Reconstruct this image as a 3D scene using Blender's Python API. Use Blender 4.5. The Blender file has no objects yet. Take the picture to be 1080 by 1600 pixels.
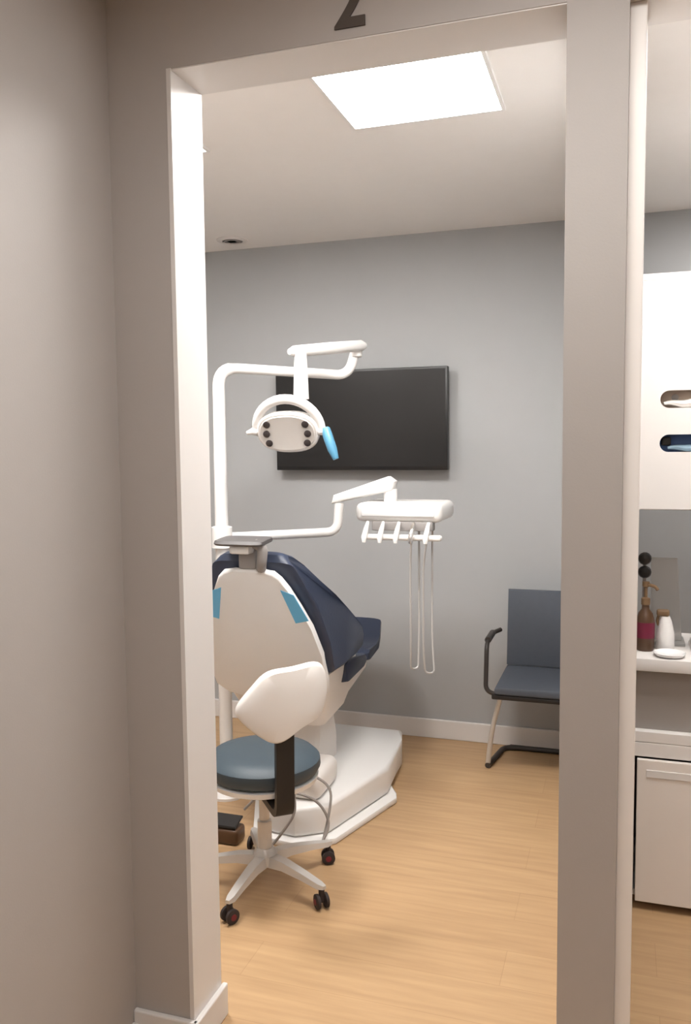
import bpy, bmesh, math, random
from mathutils import Vector, Matrix
random.seed(7)
S = bpy.context.scene
COL = S.collection

# ------------------------------------------------------------------ camera
CAM_Z = 1.596
yaw, pitch, roll, FPX = .3168, -.0791, -.0099, 1315.4
fw = Vector((-math.sin(yaw)*math.cos(pitch), math.cos(yaw)*math.cos(pitch), math.sin(pitch)))
rt = Vector((math.cos(yaw), math.sin(yaw), 0)); up = rt.cross(fw)
r2 = rt*math.cos(roll) + up*math.sin(roll); u2 = up*math.cos(roll) - rt*math.sin(roll)
cd = bpy.data.cameras.new('camera'); cam = bpy.data.objects.new('camera', cd); COL.objects.link(cam)
M = Matrix((r2, u2, -fw)).transposed().to_4x4(); M.translation = (0, 0, CAM_Z); cam.matrix_world = M
cd.sensor_fit = 'VERTICAL'; cd.sensor_height = 36; cd.lens = 36*FPX/1600; cd.clip_start = .05
S.camera = cam

# ------------------------------------------------------------------ world, exposure
w = bpy.data.worlds.new('world'); S.world = w; w.use_nodes = True
w.node_tree.nodes['Background'].inputs[0].default_value = (.9, .86, .82, 1)
w.node_tree.nodes['Background'].inputs[1].default_value = .15
vs = S.view_settings; vs.view_transform = 'Standard'; vs.look = 'None'; vs.gamma = 1; vs.use_curve_mapping = False
vs.exposure = 0.0
ROOM_L = 54.0        # radiance of the treatment room panels
HALL_L = 19.0         # radiance of the corridor panels
ROOM3_L = 42.0       # radiance of the unseen panels added to brighten the next room
WARM = (1.0, .97, .935)

# ------------------------------------------------------------------ materials
def lin(c): return tuple(((v/255)/12.92 if v/255 <= .04045 else ((v/255+.055)/1.055)**2.4) for v in c)
def mat(name, col, rough=.5, metal=0., noise=.04, scale=12., bump=.0, spec=.5, alpha=None, trans=0.):
    m = bpy.data.materials.new(name); m.use_nodes = True
    nt = m.node_tree; b = nt.nodes['Principled BSDF']
    tc = nt.nodes.new('ShaderNodeTexCoord'); nz = nt.nodes.new('ShaderNodeTexNoise')
    nz.inputs['Scale'].default_value = scale; nz.inputs['Detail'].default_value = 3
    nt.links.new(tc.outputs['Object'], nz.inputs['Vector'])
    mx = nt.nodes.new('ShaderNodeMix'); mx.data_type = 'RGBA'
    mx.inputs[6].default_value = (*[v*(1-noise) for v in col], 1); mx.inputs[7].default_value = (*[min(1, v*(1+noise)) for v in col], 1)
    nt.links.new(nz.outputs['Fac'], mx.inputs[0]); nt.links.new(mx.outputs[2], b.inputs['Base Color'])
    b.inputs['Roughness'].default_value = rough; b.inputs['Metallic'].default_value = metal
    b.inputs['Specular IOR Level'].default_value = spec
    if trans: b.inputs['Transmission Weight'].default_value = trans
    if bump:
        bp = nt.nodes.new('ShaderNodeBump'); bp.inputs['Strength'].default_value = bump; bp.inputs['Distance'].default_value = .004
        n2 = nt.nodes.new('ShaderNodeTexNoise'); n2.inputs['Scale'].default_value = scale*18
        nt.links.new(tc.outputs['Object'], n2.inputs['Vector'])
        nt.links.new(n2.outputs['Fac'], bp.inputs['Height']); nt.links.new(bp.outputs['Normal'], b.inputs['Normal'])
    return m
def emis(name, col, s):
    m = bpy.data.materials.new(name); m.use_nodes = True; nt = m.node_tree
    for n in list(nt.nodes):
        if n.type == 'BSDF_PRINCIPLED': nt.nodes.remove(n)
    e = nt.nodes.new('ShaderNodeEmission'); e.inputs[0].default_value = (*col, 1); e.inputs[1].default_value = s
    nt.links.new(e.outputs[0], nt.nodes['Material Output'].inputs[0]); return m
def wood_floor():
    m = bpy.data.materials.new('oak_vinyl'); m.use_nodes = True; nt = m.node_tree; b = nt.nodes['Principled BSDF']
    tc = nt.nodes.new('ShaderNodeTexCoord'); mp = nt.nodes.new('ShaderNodeMapping')
    nt.links.new(tc.outputs['Object'], mp.inputs[0])
    br = nt.nodes.new('ShaderNodeTexBrick'); br.offset = .37
    br.inputs['Color1'].default_value = (.485, .31, .165, 1); br.inputs['Color2'].default_value = (.515, .335, .18, 1)
    br.inputs['Mortar'].default_value = (.43, .27, .14, 1); br.inputs['Scale'].default_value = 1
    br.inputs['Mortar Size'].default_value = .0012; br.inputs['Brick Width'].default_value = 1.2; br.inputs['Row Height'].default_value = .18
    nt.links.new(mp.outputs[0], br.inputs['Vector'])
    m2 = nt.nodes.new('ShaderNodeMapping'); m2.inputs['Scale'].default_value = (2, 26, 1); nt.links.new(tc.outputs['Object'], m2.inputs[0])
    nz = nt.nodes.new('ShaderNodeTexNoise'); nz.inputs['Scale'].default_value = 1.6; nz.inputs['Detail'].default_value = 6
    nt.links.new(m2.outputs[0], nz.inputs['Vector'])
    rp = nt.nodes.new('ShaderNodeValToRGB'); rp.color_ramp.elements[0].position = .3; rp.color_ramp.elements[1].position = .75
    rp.color_ramp.elements[0].color = (.86, .84, .82, 1); rp.color_ramp.elements[1].color = (1.06, 1.06, 1.06, 1)
    nt.links.new(nz.outputs['Fac'], rp.inputs[0])
    mx = nt.nodes.new('ShaderNodeMix'); mx.data_type = 'RGBA'; mx.blend_type = 'MULTIPLY'; mx.inputs[0].default_value = 1
    nt.links.new(br.outputs['Color'], mx.inputs[6]); nt.links.new(rp.outputs[0], mx.inputs[7])
    nt.links.new(mx.outputs[2], b.inputs['Base Color']); b.inputs['Roughness'].default_value = .42
    return m
MT = dict(
    hall=mat('corridor_grey_paint', (.45, .42, .40), .6, bump=.05, noise=.02),
    room=mat('grey_blue_paint', (.415, .42, .425), .6, bump=.05, noise=.02),
    ceil=mat('ceiling_paint', (.90, .865, .835), .8, noise=.015, bump=.03),
    trim=mat('white_trim', (.75, .72, .70), .4, noise=.01),
    floor=wood_floor(),
    white=mat('white_plastic', (.84, .82, .80), .32, noise=.01),
    cream=mat('cream_plastic', (.83, .79, .755), .4, noise=.015),
    grey=mat('grey_plastic', (.30, .28, .27), .45, noise=.03),
    navy=mat('navy_vinyl', (.030, .040, .072), .45, noise=.12, scale=6, bump=.08),
    steel_blue=mat('slate_blue_vinyl', (.046, .067, .084), .5, noise=.06, bump=.08),
    black=mat('black_plastic', (.012, .009, .008), .5, noise=.05),
    rubber=mat('dark_rubber', (.03, .02, .018), .7, noise=.1),
    redhub=mat('dark_red_plastic', (.16, .01, .02), .45, noise=.05),
    chrome=mat('chrome', (.82, .80, .78), .16, 1., noise=.01),
    film=mat('cyan_barrier_film', (.15, .50, .80), .3, noise=.05),
    screen=mat('tv_glass', (.013, .012, .012), .3, noise=.1, spec=.45),
    bezel=mat('tv_bezel', (.012, .011, .011), .4, noise=.05),
    slate=mat('slate_mesh', (.075, .085, .105), .7, noise=.08, scale=40, bump=.2),
    frame=mat('dark_frame', (.04, .032, .028), .45, noise=.1),
    lam=mat('white_laminate', (.78, .745, .72), .4, noise=.01),
    door=mat('beige_laminate', (.82, .76, .71), .42, noise=.015),
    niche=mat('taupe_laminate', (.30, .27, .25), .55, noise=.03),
    hose=mat('pale_grey_hose', (.46, .44, .42), .4, noise=.03),
    cable=mat('grey_cable', (.30, .27, .25), .5, noise=.04),
    led=mat('dark_led_lens', (.05, .04, .04), .2, noise=.1),
    lens=mat('lamp_face', (.66, .63, .60), .35, noise=.03),
    ink=mat('dark_brown_lettering', (.075, .06, .052), .5, noise=.05),
    brown=mat('amber_brown_plastic', (.09, .045, .022), .3, noise=.15),
    magenta=mat('magenta_label', (.16, .008, .035), .5, noise=.08),
    tan=mat('tan_cardboard', (.62, .50, .40), .7, noise=.06),
    kraft=mat('tan_handle', (.20, .12, .06), .5, noise=.1),
    blue=mat('blue_nitrile', (.05, .10, .24), .55, noise=.15, bump=.1),
    blue2=mat('pale_blue_nitrile', (.22, .33, .42), .55, noise=.1, bump=.1),
    acrylic=mat('frosted_acrylic', (.62, .60, .58), .3, noise=.02, trans=.55),
    glaze=mat('white_glaze', (.9, .9, .9), .12, noise=.01),
    panel=emis('panel_glow', WARM, ROOM_L), hallpanel=emis('hall_panel_glow', WARM, HALL_L), fill_panel3=emis('next_room_fill_glow', WARM, ROOM3_L),
    bright=mat('bright_white_trim', (.94, .90, .87), .4, noise=.01), sleeve=mat('blue_handle_sleeve', (.085, .26, .40), .35, noise=.05), silver=mat('pale_satin_metal', (.62, .59, .56), .3, .25, noise=.02), headpad=mat('headrest_vinyl', (.085, .078, .078), .5, noise=.08),
)

# ------------------------------------------------------------------ helpers
def link(name, me, m, parent=None, base=(0, 0, 0), smooth=False):
    o = bpy.data.objects.new(name, me); COL.objects.link(o)
    if m: me.materials.append(m)
    if parent is not None:
        o.parent = parent
    if smooth:
        for p in me.polygons: p.use_smooth = True
    return o
class B:
    """collects world-space geometry for ONE mesh part"""
    def __init__(s): s.bm = bmesh.new()
    def box(s, x0, x1, y0, y1, z0, z1, bev=0., seg=2):
        r = bmesh.ops.create_cube(s.bm, size=1)
        for v in r['verts']:
            v.co = Vector(((x0+x1)/2+v.co.x*(x1-x0), (y0+y1)/2+v.co.y*(y1-y0), (z0+z1)/2+v.co.z*(z1-z0)))
        if bev:
            es = {e for v in r['verts'] for e in v.link_edges}
            bmesh.ops.bevel(s.bm, geom=list(es), offset=bev, segments=seg, affect='EDGES', profile=.5)
        return s
    def rings(s, rings, closed=False, cap=True):
        vr = [[s.bm.verts.new(p) for p in r] for r in rings]; n = len(vr[0])
        pairs = list(zip(vr, vr[1:])) + ([(vr[-1], vr[0])] if closed else [])
        for a, b in pairs:
            for i in range(n):
                try: s.bm.faces.new((a[i], a[(i+1) % n], b[(i+1) % n], b[i]))
                except ValueError: pass
        if cap and not closed:
            s.bm.faces.new(list(reversed(vr[0]))); s.bm.faces.new(vr[-1])
        return s
    def tube(s, pts, r, n=12, corner=0., cap=True, closed=False):
        pts = [Vector(p) for p in pts]
        if corner: pts = fillet(pts, corner)
        rs = r if isinstance(r, (list, tuple)) else [r]*len(pts)
        rings = []; prev = None
        N = len(pts)
        for i, p in enumerate(pts):
            a = pts[i-1] if (i > 0 or closed) else p; b = pts[(i+1) % N] if (i < N-1 or closed) else p
            t = (b-a).normalized()
            if prev is None:
                k = Vector((0, 0, 1)) if abs(t.z) < .9 else Vector((1, 0, 0)); u = t.cross(k).normalized()
            else:
                u = (prev - t*prev.dot(t)).normalized()
            prev = u; v = t.cross(u)
            rings.append([p+(u*math.cos(q)+v*math.sin(q))*rs[i] for q in [2*math.pi*j/n for j in range(n)]])
        return s.rings(rings, closed, cap)
    def lathe(s, c, prof, axis=(0, 0, 1), n=20):
        ax = Vector(axis).normalized(); k = Vector((0, 0, 1)) if abs(ax.z) < .9 else Vector((1, 0, 0))
        u = ax.cross(k).normalized(); v = ax.cross(u); c = Vector(c)
        return s.rings([[c+ax*h+(u*math.cos(q)+v*math.sin(q))*max(r, 1e-4) for q in [2*math.pi*j/n for j in range(n)]] for r, h in prof])
    def prism(s, pts, thick, bev=0., seg=2):
        """pts: 3D outline; thick: Vector"""
        t = Vector(thick); a = [s.bm.verts.new(Vector(p)) for p in pts]; b = [s.bm.verts.new(Vector(p)+t) for p in pts]
        n = len(a); f1 = s.bm.faces.new(list(reversed(a))); f2 = s.bm.faces.new(b)
        for i in range(n): s.bm.faces.new((a[i], a[(i+1) % n], b[(i+1) % n], b[i]))
        if bev:
            es = set(f1.edges) | set(f2.edges)
            bmesh.ops.bevel(s.bm, geom=list(es), offset=bev, segments=seg, affect='EDGES', profile=.5)
        return s
    def loft(s, prof, cx, hw, m=14, rnd=.12):
        """closed YZ profile swept across X; hw(y, z) gives the half width; edges rounded"""
        cy = sum(p[0] for p in prof)/len(prof); cz = sum(p[1] for p in prof)/len(prof)
        rings = []
        for i in range(m+1):
            t = -math.cos(math.pi*i/m); k = 1 - rnd*(1-math.sqrt(max(0, 1-abs(t)**6)))
            rings.append([Vector((cx+hw(y, z)*t, cy+(y-cy)*k, cz+(z-cz)*k)) for y, z in prof])
        return s.rings(rings)
    def done(s, name, m, parent=None, smooth=True):
        bmesh.ops.recalc_face_normals(s.bm, faces=s.bm.faces[:])
        base = Vector(parent['_base']) if parent is not None and '_base' in parent else Vector((0, 0, 0))
        p = parent
        while p is not None and '_base' not in p: p = p.parent
        if p is not None: base = Vector(p['_base'])
        if parent is None:
            vs_ = [v.co for v in s.bm.verts]
            base = Vector(((min(v.x for v in vs_)+max(v.x for v in vs_))/2, (min(v.y for v in vs_)+max(v.y for v in vs_))/2, min(v.z for v in vs_)))
        for v in s.bm.verts: v.co -= base
        me = bpy.data.meshes.new(name); s.bm.to_mesh(me); s.bm.free()
        o = link(name, me, MT[m], parent)
        if parent is None: o.location = base; o['_base'] = tuple(base)
        if smooth:
            for pl in me.polygons: pl.use_smooth = True
            try: me.set_sharp_from_angle(angle=math.radians(38))
            except Exception: pass
        return o
def fillet(pts, rad, n=6):
    out = [pts[0]]
    for a, p, b in zip(pts, pts[1:], pts[2:]):
        d1 = (a-p); d2 = (b-p); r = min(rad, d1.length*.49, d2.length*.49)
        q1 = p+d1.normalized()*r; q2 = p+d2.normalized()*r
        for i in range(n+1):
            t = i/n; out.append(q1*(1-t)**2+p*2*t*(1-t)+q2*t*t)
    out.append(pts[-1]); return out
def smooth_loop(ctrl, n=6):
    """closed Catmull-Rom through 2D points"""
    out = []; N = len(ctrl)
    for i in range(N):
        p0, p1, p2, p3 = [Vector(ctrl[(i+k) % N]) for k in (-1, 0, 1, 2)]
        for j in range(n):
            t = j/n; out.append(.5*((2*p1)+(p2-p0)*t+(2*p0-5*p1+4*p2-p3)*t*t+(3*p1-p0-3*p2+p3)*t**3))
    return out
def thing(name, label, cat, loc, group=None):
    o = bpy.data.objects.new(name, None); COL.objects.link(o); o.location = loc; o['_base'] = tuple(loc)
    o.empty_display_size = .1
    o['label'] = label; o['category'] = cat
    if group: o['group'] = group
    return o
def tag(o, label, cat, group=None):
    o['label'] = label; o['category'] = cat
    if group: o['group'] = group
    return o
def struct(name, b, m, label=None):
    o = b.done(name, m, None, smooth=False); o['kind'] = 'structure'
    if label: o['label'] = label
    return o
def interp(x, xs, ys):
    if x <= xs[0]: return ys[0]
    for a, b, c, d in zip(xs, xs[1:], ys, ys[1:]):
        if x <= b: return c+(d-c)*(x-a)/(b-a)
    return ys[-1]

# ------------------------------------------------------------------ the setting
D1, TH, HH, H, D2 = 1.873, .154, 2.505, 2.70, 4.415      # front wall face, thickness, header height, ceiling, back wall
XL, XR, XP = -1.058, -.121, .003                         # opening of room 2, end of the partition
X_CORNER, X_ROOM, X_END, Y_HALL = -1.222, -2.95, 3.2, -1.8
CB_Y = 3.45
X3L, X3R = .036, 1.05                                    # opening of the next room
struct('floor', B().box(X_ROOM-.15, X_END+.15, Y_HALL-.15, D2+.15, -.12, 0), 'floor', 'light oak plank vinyl floor')
struct('ceiling', B().box(X_ROOM-.15, X_END+.15, Y_HALL-.15, D2+.15, H, H+.12), 'ceil', 'plain off white ceiling')
struct('wall_back', B().box(X_ROOM-.15, X_END+.15, D2, D2+.15, 0, H), 'room', 'grey wall behind the television')
struct('wall_front', B().box(X_ROOM, XL, D1, D1+TH, 0, H).box(XL, XR, D1, D1+TH, HH, H).box(XR, XP, D1, D1+TH, 0, H)
       .box(XP, X3R, D1, D1+TH, HH, H).box(X3R, X_END, D1, D1+TH, 0, H), 'hall', 'grey corridor wall with two openings')
struct('wall_left', B().box(X_CORNER-.12, X_CORNER, Y_HALL, D1, 0, H), 'hall', 'grey corridor wall meeting the opening at a corner')
struct('wall_right', B().box(X_END, X_END+.15, Y_HALL, D2, 0, H), 'hall')
struct('wall_rear', B().box(X_CORNER-.12, X_END+.15, Y_HALL-.15, Y_HALL, 0, H), 'hall')
struct('wall_room_left', B().box(X_ROOM-.15, X_ROOM, D1, D2, 0, H), 'room')
struct('wall_partition', B().box(XR, XP, D1+TH, D2, 0, H), 'room', 'grey partition between the two rooms')
# white liners of the openings
struct('trim_1', B().box(XL, XL+.012, D1-.002, D1+TH+.002, 0, HH).box(XL+.012, XR, D1+.002, D1+TH+.002, HH-.003, HH), 'trim', 'white liner of the opening, left jamb and head')
struct('trim_2', B().box(XP, X3L+.002, D1+.04, D1+TH+.004, 0, HH-.003, .002), 'bright', 'white vertical board on the pillar edge')
struct('trim_3', B().box(XP, X3R, D1+.002, D1+TH+.002, HH-.003, HH).box(X3R-.012, X3R, D1-.002, D1+TH, 0, HH-.003), 'trim')
# baseboards
struct('baseboard_front', B().box(X_CORNER, XL+.026, D1-.016, D1, 0, .092, .004).box(XL+.012, XL+.028, D1-.016, D1+TH+.012, 0, .092, .004), 'trim', 'white baseboard wrapping the opening corner')
struct('baseboard_left', B().box(X_CORNER, X_CORNER+.015, Y_HALL, D1-.016, 0, .06, .003), 'trim')
struct('baseboard_back', B().box(X_ROOM, XR, D2-.016, D2, 0, .104, .005), 'trim', 'white baseboard along the grey back wall')
struct('baseboard_room_left', B().box(X_ROOM, X_ROOM+.016, D1+TH, D2-.016, 0, .104, .005), 'trim')
struct('baseboard_partition', B().box(XR-.016, XR, D1+TH, D2-.016, 0, .104, .005), 'trim')

struct('baseboard_next_room', B().box(XP, X_END, D2-.016, D2, 0, .104, .005).box(XP, XP+.016, CB_Y, D2-.016, 0, .104, .005), 'trim')

# ------------------------------------------------------------------ ceiling lights
def ceiling_light(x0, x1, y0, y1, m, label):
    t = thing('ceiling_light', label, 'light', ((x0+x1)/2, (y0+y1)/2, H), 'square ceiling panels')
    f = .012
    B().box(x0-f, x1+f, y0-f, y0, H-.012, H-.0005).box(x0-f, x1+f, y1, y1+f, H-.012, H-.0005)\
       .box(x0-f, x0, y0, y1, H-.012, H-.0005).box(x1, x1+f, y0, y1, H-.012, H-.0005).done('frame', 'white', t, False)
    B().box(x0, x1, y0, y1, H-.008, H-.0005).done('diffuser', m, t, False)
ceiling_light(-.893, -.391, 2.376, 2.878, 'panel', 'glowing square ceiling panel in full view above the treatment room')
ceiling_light(-1.985, -1.483, 2.40, 2.905, 'panel', 'glowing ceiling panel of which only a corner shows at the left jamb')
ceiling_light(.32, .82, 2.10, 2.60, 'fill_panel3', 'added unseen ceiling panel brightening the front of the white cabinet')  # out of view, added to light the cabinet front and the floor there
ceiling_light(.80, 1.3, 3.60, 4.10, 'fill_panel3', 'added unseen ceiling panel brightening the niche from behind the white cabinet')  # added out of view so light reaches the niche and the wall behind
ceiling_light(-.40, .20, .68, 1.28, 'hallpanel', 'glowing ceiling panel above the corridor near the numbered opening')
ceiling_light(.9, 1.5, -1.4, -.8, 'hallpanel', 'added unseen ceiling panel giving soft light from the far side of the corridor')  # second corridor panel, unseen, added for more diffuse light
t = thing('ceiling_vent', 'small round vent in the ceiling near the back wall', 'vent', (-2.0, 4.2, H))
B().lathe((-2.0, 4.2, H-.012), [(.085, .0115), (.085, .006), (.07, 0), (.055, .002), (.055, .0115)]).done('rim', 'cream', t)
for k in (.018, .036): B().lathe((-2.0, 4.2, H-.011), [(k, 0), (k+.008, 0), (k+.008, .0105), (k, .0105)]).done('ring', 'niche', t)

# ------------------------------------------------------------------ room number
fc = bpy.data.curves.new('digit', 'FONT'); fc.body = '2'; fc.size = .165; fc.extrude = .002; fc.offset = .0035
to = bpy.data.objects.new('tmp', fc); COL.objects.link(to)
bpy.context.view_layer.update()
me = bpy.data.meshes.new_from_object(to.evaluated_get(bpy.context.evaluated_depsgraph_get()))
bpy.data.objects.remove(to)
mnx = min(v.co.x for v in me.vertices); mxx = max(v.co.x for v in me.vertices); mny = min(v.co.y for v in me.vertices)
for v in me.vertices: v.co = Vector(((v.co.x-(mnx+mxx)/2)*.92, -v.co.z, v.co.y-mny))
me.name = 'room_number'
o = link('room_number', me, MT['ink']); o.location = (-.592, D1-.0022, 2.527)
tag(o, 'dark numeral 2 on the wall above the opening', 'sign')

# ------------------------------------------------------------------ television
t = thing('television', 'large black flat television mounted on the grey back wall', 'television', (-1.337, D2-.06, 1.465))
x0, x1, z0, z1, yf = -1.818, -.858, 1.462, 2.0, D2-.085
B().box(x0, x1, yf, yf+.04, z0, z1, .004).done('body', 'bezel', t)
B().box(x0+.012, x1-.012, yf-.0015, yf+.003, z0+.02, z1-.012).done('screen', 'screen', t, False)
B().box(-1.55, -1.12, yf+.04, D2-.001, 1.6, 1.86, .004).done('wall_bracket', 'bezel', t)

# ------------------------------------------------------------------ dental chair
CX = -1.362
chair = thing('dental_chair', 'navy dental chair with white shell seen from behind its backrest', 'dental chair', (CX, 3.5, 0))
# back cushion: thick wedge whose sides show navy
prof = [(2.965, 1.15), (2.975, 1.178), (3.0, 1.187), (3.035, 1.175), (3.075, 1.14), (3.17, 1.062), (3.28, .985), (3.39, .905), (3.5, .83),
        (3.575, .775), (3.605, .73), (3.59, .685), (3.5, .668), (3.3, .66), (3.16, .668), (3.14, .70), (3.10, .80), (3.03, .98), (2.985, 1.09)]
hwz = lambda y, z: interp(z, [.66, .8, .9, .98, 1.06, 1.12, 1.16, 1.19], [.272, .275, .262, .245, .215, .19, .17, .135])
B().loft(prof, CX, hwz, 16, .10).done('back_cushion', 'navy', chair)
# white shell on the back
sh = B(); e = Vector((0, .38, -.925)).normalized(); nrm = Vector((0, -.925, -.38)).normalized()
top = Vector((CX, 2.963, 1.128))
out = [(-.06, 0), (-.105, .004), (-.132, .03), (-.155, .08), (-.19, .16), (-.224, .25), (-.25, .38), (-.258, .50), (-.25, .56), (-.20, .60), (-.1, .625)]
loop = out+[(-a, b) for a, b in reversed(out)]+[(.03, -.008), (-.03, -.008)]
loop = [p for p in loop]
sh.prism([top+Vector((a, 0, 0))+e*b+nrm*.004 for a, b in loop], nrm*.032, .012, 3)
shell = sh.done('back_shell', 'white', chair)
for sgn in (-1, 1):
    q = [(.125*sgn, .075), (.178*sgn, .095), (.222*sgn, .21), (.165*sgn, .225)]
    f = B().prism([top+Vector((a, 0, 0))+e*b+nrm*.0355 for a, b in (q if sgn > 0 else q)], nrm*.003, .001, 1)
    o = f.done('barrier_film', 'film', chair); o['label'] = 'cyan film square on the shell'
# headrest
B().box(CX-.035, CX+.04, 2.925, 2.955, 1.125, 1.215, .01).done('headrest_post', 'grey', chair)
hr = B().loft([(2.845, 1.229), (2.855, 1.241), (2.92, 1.247), (2.975, 1.249), (2.985, 1.24), (2.975, 1.23), (2.92, 1.225), (2.855, 1.221)], CX-.005, lambda y, z: .10, 12, .3)
hr.done('headrest_cushion', 'headpad', chair)
B().box(CX-.05, CX+.035, 2.875, 2.93, 1.188, 1.222, .01).done('headrest_bracket', 'white', chair)
B().tube([(CX+.05, 2.90, 1.228), (CX+.085, 2.895, 1.215), (CX+.075, 2.90, 1.155), (CX+.06, 2.93, 1.13)], .02, 10, .03).done('headrest_lever', 'grey', chair)
# seat, leg rest
B().loft([(3.42, .56), (3.42, .64), (3.46, .662), (3.6, .64), (3.74, .618), (3.76, .60), (3.76, .575), (3.72, .56), (3.46, .55)], CX, lambda y, z: .232, 14, .12).done('seat_cushion', 'navy', chair)
B().loft([(3.775, .57), (3.775, .60), (3.8, .617), (3.95, .612), (4.05, .63), (4.12, .685), (4.15, .70), (4.175, .685), (4.165, .64), (4.11, .60), (4.0, .575), (3.8, .56)],
         CX, lambda y, z: interp(y, [3.78, 4.0, 4.17], [.228, .22, .19]), 14, .12).done('leg_rest', 'navy', chair)
B().loft([(3.2, .55), (3.2, .66), (3.3, .658), (3.62, .655), (3.63, .53), (3.55, .42), (3.3, .40)], CX, lambda y, z: interp(z, [.4, .55, .66], [.18, .215, .225]), 12, .1).done('seat_shroud', 'cream', chair)
B().loft([(3.64, .44), (3.64, .525), (4.05, .525), (4.02, .48), (3.7, .43)], CX, lambda y, z: .15, 10, .1).done('leg_rest_shroud', 'cream', chair)
B().loft([(3.40, .14), (3.40, .25), (3.44, .42), (3.60, .42), (3.66, .25), (3.66, .14)], CX, lambda y, z: .11, 10, .1).done('lift_column', 'cream', chair)
# base
fp = [(-1.40, 3.02), (-1.20, 2.99), (-1.065, 3.08), (-.93, 3.53), (-.945, 3.585), (-1.02, 3.70), (-1.05, 4.05), (-1.60, 4.06), (-1.64, 3.6)]
B().prism([(x, y, .001) for x, y in fp], (0, 0, .026), .006, 2).done('base_plate', 'white', chair)
fc_ = [(-1.38, 3.05), (-1.22, 3.03), (-1.10, 3.11), (-.975, 3.55), (-1.005, 3.92), (-1.04, 4.06), (-1.58, 4.07), (-1.62, 3.58)]
B().prism([(x, y, .027) for x, y in fc_], (0, 0, .125), .02, 3).done('base_cover', 'white', chair)
B().box(-1.42, -1.14, 3.10, 3.36, .15, .27, .04, 4).done('base_hood', 'cream', chair)

# tubes lying over the base
def cable(pts, r=.0055, m='cable', name='cable', parent=chair):
    return B().tube(pts, r, 8, .06).done(name, m, parent)
cable([(-1.30, 3.07, .27), (-1.16, 3.09, .275), (-1.085, 3.10, .225), (-1.085, 3.07, .14), (-1.10, 3.03, .035)])
cable([(-1.44, 3.03, .12), (-1.35, 3.015, .215), (-1.22, 3.0, .235), (-1.12, 3.03, .20), (-1.075, 3.055, .10), (-1.10, 3.0, .03)])
cable([(-1.21, 3.005, .225), (-1.20, 2.99, .15), (-1.26, 2.975, .06), (-1.30, 2.96, .008)])

# ------------------------------------------------------------------ operating light on its pole
LP = Vector((-1.70, 3.40, 0))
lamp = thing('operating_light', 'white operating light hanging from a bent tube pole beside the chair', 'lamp', LP)
B().lathe(LP, [(.085, .0), (.085, .012), (.075, .02), (.045, .03), (.04, .06)]).done('floor_flange', 'white', lamp)
pp = fillet([LP+Vector((0, 0, .03)), LP+Vector((0, 0, 1.2)), Vector((-1.70, 3.40, 1.945)), Vector((-1.205, 3.74, 1.918)), Vector((-1.17, 3.745, 2.035))], .085, 8)
B().tube(pp, [.030 if p.z < 1.80 and p.x < -1.65 else (.027 if p.x < -1.66 else .0225) for p in pp], 16).done('bent_pole', 'white', lamp)
# spring arm
a, b = Vector((-1.135, 3.77, 2.055)), Vector((-1.315, 3.285, 1.985))
B().tube([a, a.lerp(b, .06), a.lerp(b, .5), a.lerp(b, .94), b], [.014, .026, .027, .024, .012], 14).done('spring_arm', 'white', lamp)
B().lathe((-1.17, 3.745, 2.0), [(.024, 0), (.028, .004), (.028, .03), (.02, .045)]).done('elbow_cap', 'white', lamp)
B().tube([(-1.277, 3.315, 1.985), (-1.277, 3.315, 1.94), (-1.277, 3.315, 1.79)], [.024, .028, .033], 14).done('drop_tube', 'white', lamp)
# head: tilted down towards the headrest
hc = Vector((-1.319, 3.27, 1.655)); nh = Vector((.10, -.90, -.43)).normalized()
uh = Vector((0, 0, 1)).cross(nh).normalized(); uh = -uh if uh.x < 0 else uh
vh = nh.cross(uh); vh = -vh if vh.z < 0 else vh
def oval(rx, rz, off, n=40, pw=2.4):
    r = []
    for i in range(n):
        q = 2*math.pi*i/n; c, s_ = math.cos(q), math.sin(q)
        r.append(hc+nh*off+uh*(math.copysign(abs(c)**(2/pw), c)*rx)+vh*(math.copysign(abs(s_)**(2/pw), s_)*rz))
    return r
B().rings([oval(.09, .05, -.065), oval(.12, .075, -.045), oval(.132, .09, -.01), oval(.132, .09, .01), oval(.125, .084, .018)]).done('head_body', 'white', lamp)
face = B().rings([oval(.117, .077, .0185), oval(.115, .075, .022), oval(.08, .05, .020)]).done('lamp_face', 'lens', lamp)
for sx in (-1, 1):
    for k, vz in enumerate((.042, .0, -.042)):
        c = hc+uh*(sx*(.088-.006*abs(k-1)))+vh*vz+nh*.0215
        B().lathe(c, [(.015, 0), (.015, .004), (.009, .0055)], nh, 14).done('led_lens', 'led', lamp)
# yoke arch over the head
ar = [hc-nh*.012+uh*(.138*math.cos(q))+vh*(.005+.135*math.sin(q)) for q in [math.pi*i/20 for i in range(21)]]
B().tube(ar, .020, 12).done('yoke', 'white', lamp)
# handles
hl = hc-uh*.13; B().tube([hl, hl-uh*.02+vh*.004, hl-uh*.05-vh*.004], [.017, .017, .008], 12).done('handle', 'white', lamp)
hr_ = hc+uh*.13; B().tube([hr_, hr_+uh*.03], .017, 12).done('handle', 'white', lamp)
q0 = hr_+uh*.03
o = B().tube([q0+Vector((0, 0, .01)), q0+Vector((.012, -.01, -.02)), q0+Vector((.035, -.02, -.075)), q0+Vector((.05, -.02, -.115))], [.018, .021, .02, .012], 12).done('handle_sleeve', 'sleeve', lamp)
o['label'] = 'cyan barrier film sleeve on the handle'

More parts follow.
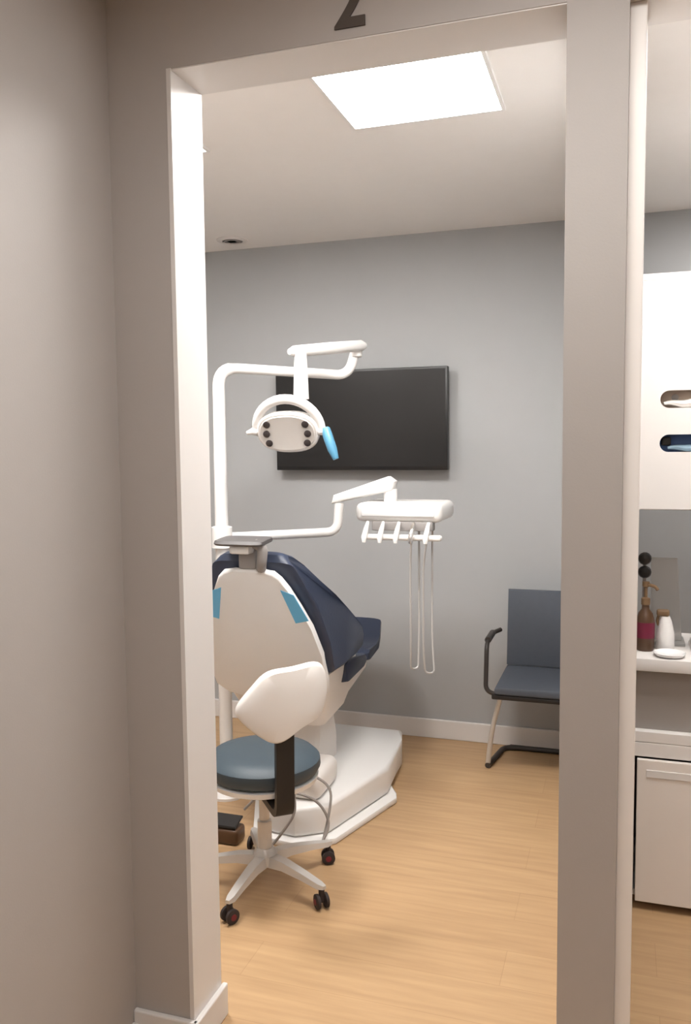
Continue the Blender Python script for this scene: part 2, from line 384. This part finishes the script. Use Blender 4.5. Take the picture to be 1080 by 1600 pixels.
# ------------------------------------------------------------------ delivery unit on its arm
dl = thing('delivery_unit', 'white instrument delivery unit on a swing arm below the television', 'dental unit', (-1.70, 3.40, 1.14))
B().lathe((-1.70, 3.40, 1.14), [(.034, 0), (.046, .004), (.046, .096), (.034, .10)]).done('pole_clamp', 'white', dl)
B().tube([(-1.655, 3.415, 1.19), (-1.22, 3.60, 1.205), (-1.212, 3.605, 1.335)], .021, 14, .05).done('swing_arm', 'white', dl)
B().lathe((-1.212, 3.605, 1.318), [(.018, 0), (.018, .014)]).done('pivot', 'grey', dl)
d = Vector((.285, 0, .085)); p0 = Vector((-1.245, 3.62, 1.35)); 
B().prism([p0+Vector((0, -.035, -.018)), p0+d+Vector((.0, -.035, -.042)), p0+d+Vector((.012, -.035, .0)), p0+d+Vector((-.02, -.035, .022)), p0+Vector((.01, -.035, .022))], (0, .07, 0), .012, 3).done('spring_arm', 'white', dl)
B().tube([(-.975, 3.62, 1.335), (-.975, 3.62, 1.40)], .03, 14).done('tray_pivot', 'white', dl)
tray = B().box(-1.105, -.72, 3.50, 3.80, 1.262, 1.345, .028, 4).done('tray_body', 'white', dl)
B().box(-1.075, -.75, 3.494, 3.51, 1.287, 1.322, .006).done('control_panel', 'glaze', tray)
B().box(-1.03, -.76, 3.505, 3.56, 1.225, 1.266, .006).done('holder_block', 'grey', dl)
B().box(-1.06, -.715, 3.465, 3.50, 1.188, 1.212, .009, 3).done('holder_rail', 'white', dl)
for i, x in enumerate((-1.045, -.975, -.905, -.84, -.775)):
    ins = B().tube([(x, 3.50, 1.262), (x, 3.47, 1.235), (x-.004, 3.452, 1.20), (x-.004, 3.45, 1.178)], [.007, .011, .013, .008], 10).done('handpiece', ('white', 'white', 'white', 'chrome', 'white')[i], dl)
def hose(pts): return B().tube(pts, .0045, 8, .08).done('hose', 'hose', dl)
hose([(-.84, 3.45, 1.18), (-.852, 3.48, 1.08), (-.855, 3.5, .72), (-.862, 3.52, .618), (-.835, 3.55, .615), (-.835, 3.57, .75), (-.845, 3.62, 1.265)])
hose([(-.775, 3.45, 1.18), (-.795, 3.48, 1.08), (-.80, 3.5, .72), (-.797, 3.52, .605), (-.76, 3.54, .603), (-.775, 3.56, .75), (-.785, 3.62, 1.265)])

# ------------------------------------------------------------------ rolling stool
SX, SY = -1.215, 2.724
st = thing('rolling_stool', 'rolling stool with slate blue round seat and cream backrest in front of the chair', 'stool', (SX, SY, 0))
B().lathe((SX, SY, .405), [(.09, -.028), (.16, -.022), (.195, -.006), (.20, .012), (.1, .016)], n=32).done('seat_pan', 'white', st)
B().lathe((SX, SY, .42), [(.17, .0), (.195, .008), (.207, .03), (.205, .055), (.185, .074), (.14, .084), (.06, .087), (.001, .087)], n=36).done('seat_cushion', 'steel_blue', st)
B().lathe((SX, SY, .10), [(.026, .0), (.026, .14), (.019, .145), (.019, .30)], n=18).done('gas_column', 'silver', st)
B().lathe((SX, SY, .075), [(.03, 0), (.045, .008), (.045, .045), (.03, .065)], n=18).done('hub', 'silver', st)
B().box(SX-.07, SX+.07, SY-.07, SY+.06, .352, .378, .006).done('seat_mechanism', 'black', st)
for k in range(5):
    an = math.radians(-92.8+72*k); cx, cy = SX+.27*math.cos(an), SY+.27*math.sin(an)
    dv = Vector((math.cos(an), math.sin(an), 0)); sv = Vector((-dv.y, dv.x, 0))
    rr = []
    for q, (wd, zt, zb) in zip((.025, .10, .19, .262, .285), ((.024, .118, .078), (.022, .116, .086), (.019, .102, .08), (.016, .088, .07), (.008, .084, .072))):
        c = Vector((SX, SY, 0))+dv*q
        rr.append([c+sv*wd+Vector((0, 0, zb)), c-sv*wd+Vector((0, 0, zb)), c-sv*wd*.8+Vector((0, 0, zt)), c+sv*wd*.8+Vector((0, 0, zt))])
    B().rings(rr).done('base_arm', 'silver', st)
    a2 = an+1.1; ad = Vector((math.cos(a2), math.sin(a2), 0))
    c0 = Vector((cx, cy, .026))
    cs = B()
    for sg in (-1, 1):
        cs.lathe(c0+ad*(sg*.016)-ad*.008, [(.018, 0), (.0255, .003), (.0255, .013), (.018, .016)], ad, 18)
    cs.tube([c0+Vector((0, 0, -.002)), (cx, cy, .078)], .011, 8)
    w_ = cs.done('caster', 'rubber', st)
    for sg in (-1, 1): B().lathe(c0+ad*(sg*.0245)-ad*.001, [(.011, 0), (.011, .002)], ad, 12).done('wheel_cap', 'redhub', w_)
# backrest on its black bar
bd = Vector((.63, -.777, 0)); bw = Vector((.777, .63, 0))
bc = Vector((SX, SY, 0))+bd*.285
o_ = Vector((SX, SY, .364))
def flat_bar(pts, wid, th_, name):
    pts = fillet([Vector(p) for p in pts], .05); rr = []
    for i, p in enumerate(pts):
        tt = (pts[min(i+1, len(pts)-1)]-pts[max(i-1, 0)]).normalized(); nn = bw.cross(tt).normalized()
        rr.append([p+bw*wid+nn*th_, p-bw*wid+nn*th_, p-bw*wid-nn*th_, p+bw*wid-nn*th_])
    return B().rings(rr).done(name, 'black', st)
flat_bar([o_+bd*.03, o_+bd*.262, o_+bd*.272+Vector((0, 0, .345))], .031, .012, 'backrest_bar')
ctrl = [(-.055, .112), (.03, .122), (.115, .125), (.15, .09), (.158, .02), (.13, -.055), (.06, -.085), (-.02, -.125), (-.075, -.11), (-.145, -.045), (-.155, -.005), (-.11, .06)]
pad = B(); ol = smooth_loop(ctrl, 5); cc = Vector((0, .0))
def padpt(u, v, off): return bc+bw*u+Vector((0, 0, .752+v))+bd*(off-1.6*u*u)
N = len(ol)
rings = []
for k, off in ((.55, -.022), (.9, -.02), (.985, -.012), (1., 0), (.985, .012), (.93, .02), (.6, .026), (.2, .028)):
    rings.append([padpt(p.x*k, p.y*k, off) for p in ol])
pad.rings(rings).done('backrest', 'cream', st)

# dark foot control on the floor behind the stool
t = thing('foot_control', 'dark foot control box on the floor behind the stool', 'foot switch', (-1.51, 3.0, 0))
B().box(-1.57, -1.435, 2.945, 3.03, .0, .065, .014, 3).done('body', 'brown', t)
B().prism([(-1.56, 2.95, .066), (-1.445, 2.95, .066), (-1.445, 3.025, .085), (-1.56, 3.025, .085)], (0, 0, .012), .003, 1).done('pedal', 'black', t)

# ------------------------------------------------------------------ visitor chair
vc = thing('visitor_chair', 'slate grey visitor chair with dark arms against the back wall', 'chair', (-.37, 4.15, 0))
L, R_ = -.535, -.185
B().prism([(L, 4.215, .485), (R_, 4.215, .485), (R_, 4.27, .86), (L, 4.27, .86)], (0, .028, 0), .008, 2).done('backrest', 'slate', vc)
B().prism([(L-.02, 3.93, .408), (R_+.02, 3.93, .408), (R_, 4.235, .445), (L, 4.235, .445)], (0, 0, .04), .012, 3).done('seat', 'slate', vc)
B().box(L-.035, R_+.035, 3.935, 3.965, .385, .408, .006).done('seat_rail', 'black', vc)
for sg, xx in ((-1, -.60), (1, -.135)):
    B().tube([(xx+sg*-.03, 4.25, .655), (xx, 4.20, .648), (xx, 3.985, .645), (xx, 3.955, .42), (xx-sg*.06, 3.96, .40)], .011, 10, .05).done('armrest', 'frame', vc)
    B().tube([(xx, 4.18, .652), (xx, 4.02, .65)], .016, 10).done('arm_pad', 'frame', vc)
    B().tube([(xx-sg*.07, 3.98, .395), (xx-sg*.02, 4.03, .21), (xx+sg*.005, 4.07, .02)], .0125, 10, .08).done('leg', 'silver', vc)
    B().tube([(xx+sg*.005, 4.055, .014), (xx-sg*.01, 4.14, .014), (xx-sg*.04, 4.33, .014), (xx-sg*.12, 4.345, .014)], .0135, 10, .09).done('floor_runner', 'frame', vc)
B().tube([(-.53, 4.345, .014), (-.205, 4.345, .014)], .0135, 10).done('rear_crossbar', 'frame', vc)

# ------------------------------------------------------------------ tall white dispenser cabinet in the next room
CY, CB, CL, CR = 2.95, 3.40, .034, .96
cab = thing('dispenser_cabinet', 'tall white cabinet with glove slots and an open counter niche', 'cabinet', ((CL+CR)/2, 3.17, 0))
B().box(CL, CL+.022, CY-.004, CB, 0, 2.14, .001).done('side_panel', 'lam', cab, False)
B().box(CR-.022, CR, CY-.004, CB, 0, 2.14, .001).done('side_panel', 'lam', cab, False)
IL, IR = CL+.0225, CR-.0225
B().box(IL, IR, CY, CB, 2.12, 2.14).done('top_panel', 'lam', cab, False)
B().box(IL, IR, CY+.02, CB, 1.372, 1.392).done('upper_bottom_panel', 'lam', cab, False)
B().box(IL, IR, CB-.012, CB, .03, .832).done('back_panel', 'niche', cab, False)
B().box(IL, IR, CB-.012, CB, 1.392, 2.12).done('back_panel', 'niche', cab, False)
# front with two slots
def slot_front(name, x0, x1, z0, z1, slots):
    cu = bpy.data.curves.new(name, 'CURVE'); cu.dimensions = '2D'; cu.fill_mode = 'BOTH'; cu.extrude = .009
    def poly(ps):
        s = cu.splines.new('POLY'); s.points.add(len(ps)-1); s.use_cyclic_u = True
        for p, q in zip(s.points, ps): p.co = (q[0], q[1], 0, 1)
    poly([(x0, z0), (x1, z0), (x1, z1), (x0, z1)])
    for a, b, z, r in slots:
        poly([(a+r+r*math.cos(q), z+r*math.sin(q)) for q in [math.pi/2+math.pi*i/12 for i in range(13)]]
             + [(b-r+r*math.cos(q), z+r*math.sin(q)) for q in [-math.pi/2+math.pi*i/12 for i in range(13)]])
    o = bpy.data.objects.new('tmp', cu); COL.objects.link(o); bpy.context.view_layer.update()
    me = bpy.data.meshes.new_from_object(o.evaluated_get(bpy.context.evaluated_depsgraph_get())); bpy.data.objects.remove(o)
    bs = Vector(cab['_base'])
    for v in me.vertices: v.co = Vector((v.co.x, CY+.01-v.co.z, v.co.y))-bs
    me.name = name; return link(name, me, MT['lam'], cab)
slot_front('dispenser_front', IL, IR, 1.376, 2.12, [(.118, .36, 1.735, .0285), (.118, .36, 1.592, .0285)])
B().box(IL, IR, CY-.01, CB-.013, .832, .874, .002).done('countertop', 'lam', cab)
B().box(IL, IR, CY, CB-.013, .585, .622, .002).done('lower_shelf', 'lam', cab, False)
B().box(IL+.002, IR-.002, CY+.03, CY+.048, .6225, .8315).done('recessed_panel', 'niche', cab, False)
B().box(IL, IR, CY, CY+.02, .535, .584, .002).done('drawer_rail', 'lam', cab, False)
B().box(IL, IR, CY+.03, CB-.013, .03, .05).done('bottom_panel', 'lam', cab, False)
for i, (a, b) in enumerate(((IL+.010, .49), (.496, IR-.01))):
    dd = B().box(a, b, CY-.012, CY+.006, .03, .528, .002).done('door', 'door', cab, False)
    B().box(a+.03, b-.03, CY-.0155, CY-.012, .47, .495, .001).done('finger_pull', 'lam', dd, False)
# glove boxes behind the slots
def glove_box(z, m, label, g):
    t = thing('glove_box', label, 'glove box', (.24, CY+.07, z-.06), 'glove boxes behind the slots')
    B().box(.105, .375, CY+.042, CY+.15, z-.06, z+.06, .003).done('carton', g, t)
    return t
t = glove_box(1.735, 'tan', 'tan tissue box behind the upper slot', 'tan')
pts = [(.13+.012*i, CY+.026+.003*math.sin(i*.7), 1.722+.003*math.sin(i*.9)) for i in range(18)]
B().tube(pts, [.004+.011*math.sin(math.pi*(i+.5)/18) for i in range(18)], 8).done('tissue', 'cream', t)
B().lathe((.165, CY+.034, 1.742), [(.011, 0), (.011, .0075)], (0, 1, 0), 14).done('opening', 'niche', t)
t = glove_box(1.592, 'blue', 'dark blue glove box behind the lower slot', 'blue')
pts = [(.145+.012*i, CY+.026+.003*math.sin(i*.6), 1.577+.002*math.sin(i*.9)) for i in range(17)]
B().tube(pts, [.004+.009*math.sin(math.pi*(i+.5)/17) for i in range(17)], 8).done('glove', 'blue2', t)
B().box(.125, .155, CY+.03, CY+.0415, 1.585, 1.612, .005).done('opening', 'black', t)

# ------------------------------------------------------------------ items on the counter
Z = .8745
t = thing('pump_bottle', 'brown bottle with a magenta label and dark pump beside the jamb', 'bottle', (.088, 3.07, Z))
B().lathe((.088, 3.07, Z), [(.028, 0), (.031, .006), (.031, .105), (.024, .13), (.013, .145), (.012, .16)]).done('body', 'brown', t)
B().lathe((.088, 3.07, Z), [(.0316, .045), (.0316, .10)], n=20).done('label_band', 'magenta', t)
B().lathe((.088, 3.07, Z+.16), [(.015, 0), (.015, .022), (.006, .026), (.006, .06), (.012, .064), (.012, .08)]).done('pump', 'kraft', t)
B().tube([(.088, 3.07, Z+.232), (.118, 3.055, Z+.226), (.126, 3.05, Z+.215)], .006, 8, .01).done('nozzle', 'kraft', t)
t = thing('spray_bottle', 'white spray bottle with a brown trigger head on the counter', 'bottle', (.155, 3.09, Z))
B().lathe((.155, 3.09, Z), [(.028, 0), (.031, .005), (.030, .06), (.021, .10), (.014, .118)]).done('body', 'white', t)
B().box(.125, .167, 3.078, 3.102, Z+.118, Z+.142, .007, 3).done('spray_head', 'kraft', t)
B().tube([(.132, 3.09, Z+.12), (.127, 3.09, Z+.10), (.133, 3.09, Z+.085)], .005, 8, .01).done('trigger', 'kraft', t)
t = thing('acrylic_stand', 'pale frosted acrylic stand leaning at the back of the niche', 'stand', (.16, 3.2, Z))
B().prism([(.11, 3.19, Z+.012), (.215, 3.19, Z+.012), (.20, 3.26, Z+.30), (.11, 3.26, Z+.30)], (0, .008, 0), .002, 1).done('panel', 'acrylic', t)
B().box(.10, .225, 3.15, 3.27, Z, Z+.012, .003).done('foot', 'acrylic', t)
t = thing('black_clip', 'two dark round knobs on a short holder at the niche edge', 'holder', (.08, 3.16, Z))
B().tube([(.085, 3.16, Z), (.085, 3.16, Z+.31)], .006, 8).done('stem', 'cable', t)
for zz in (.262, .31): B().lathe((.085, 3.15, Z+zz), [(.004, -.02), (.02, -.012), (.023, 0), (.018, .014), (.004, .02)], (0, -1, 0), 14).done('knob', 'black', t)
t = B().lathe((.165, 2.995, Z), [(.03, 0), (.045, .004), (.052, .014), (.050, .015), (.038, .008), (.001, .006)], n=28).done('dish', 'glaze')
tag(t, 'shiny white shallow dish at the front of the counter', 'dish')
t = thing('paper_stack', 'stack of pale papers lying at the right of the niche', 'papers', (.32, 3.1, Z))
for k in range(4): B().box(.24+.004*k, .42-.003*k, 3.0+.005*k, 3.22, Z+.0005+.011*k, Z+.011*(k+1), .001).done('pad', ('cream', 'lam', 'cream', 'white')[k], t)

for o in bpy.data.objects:
    if '_base' in o: del o['_base']
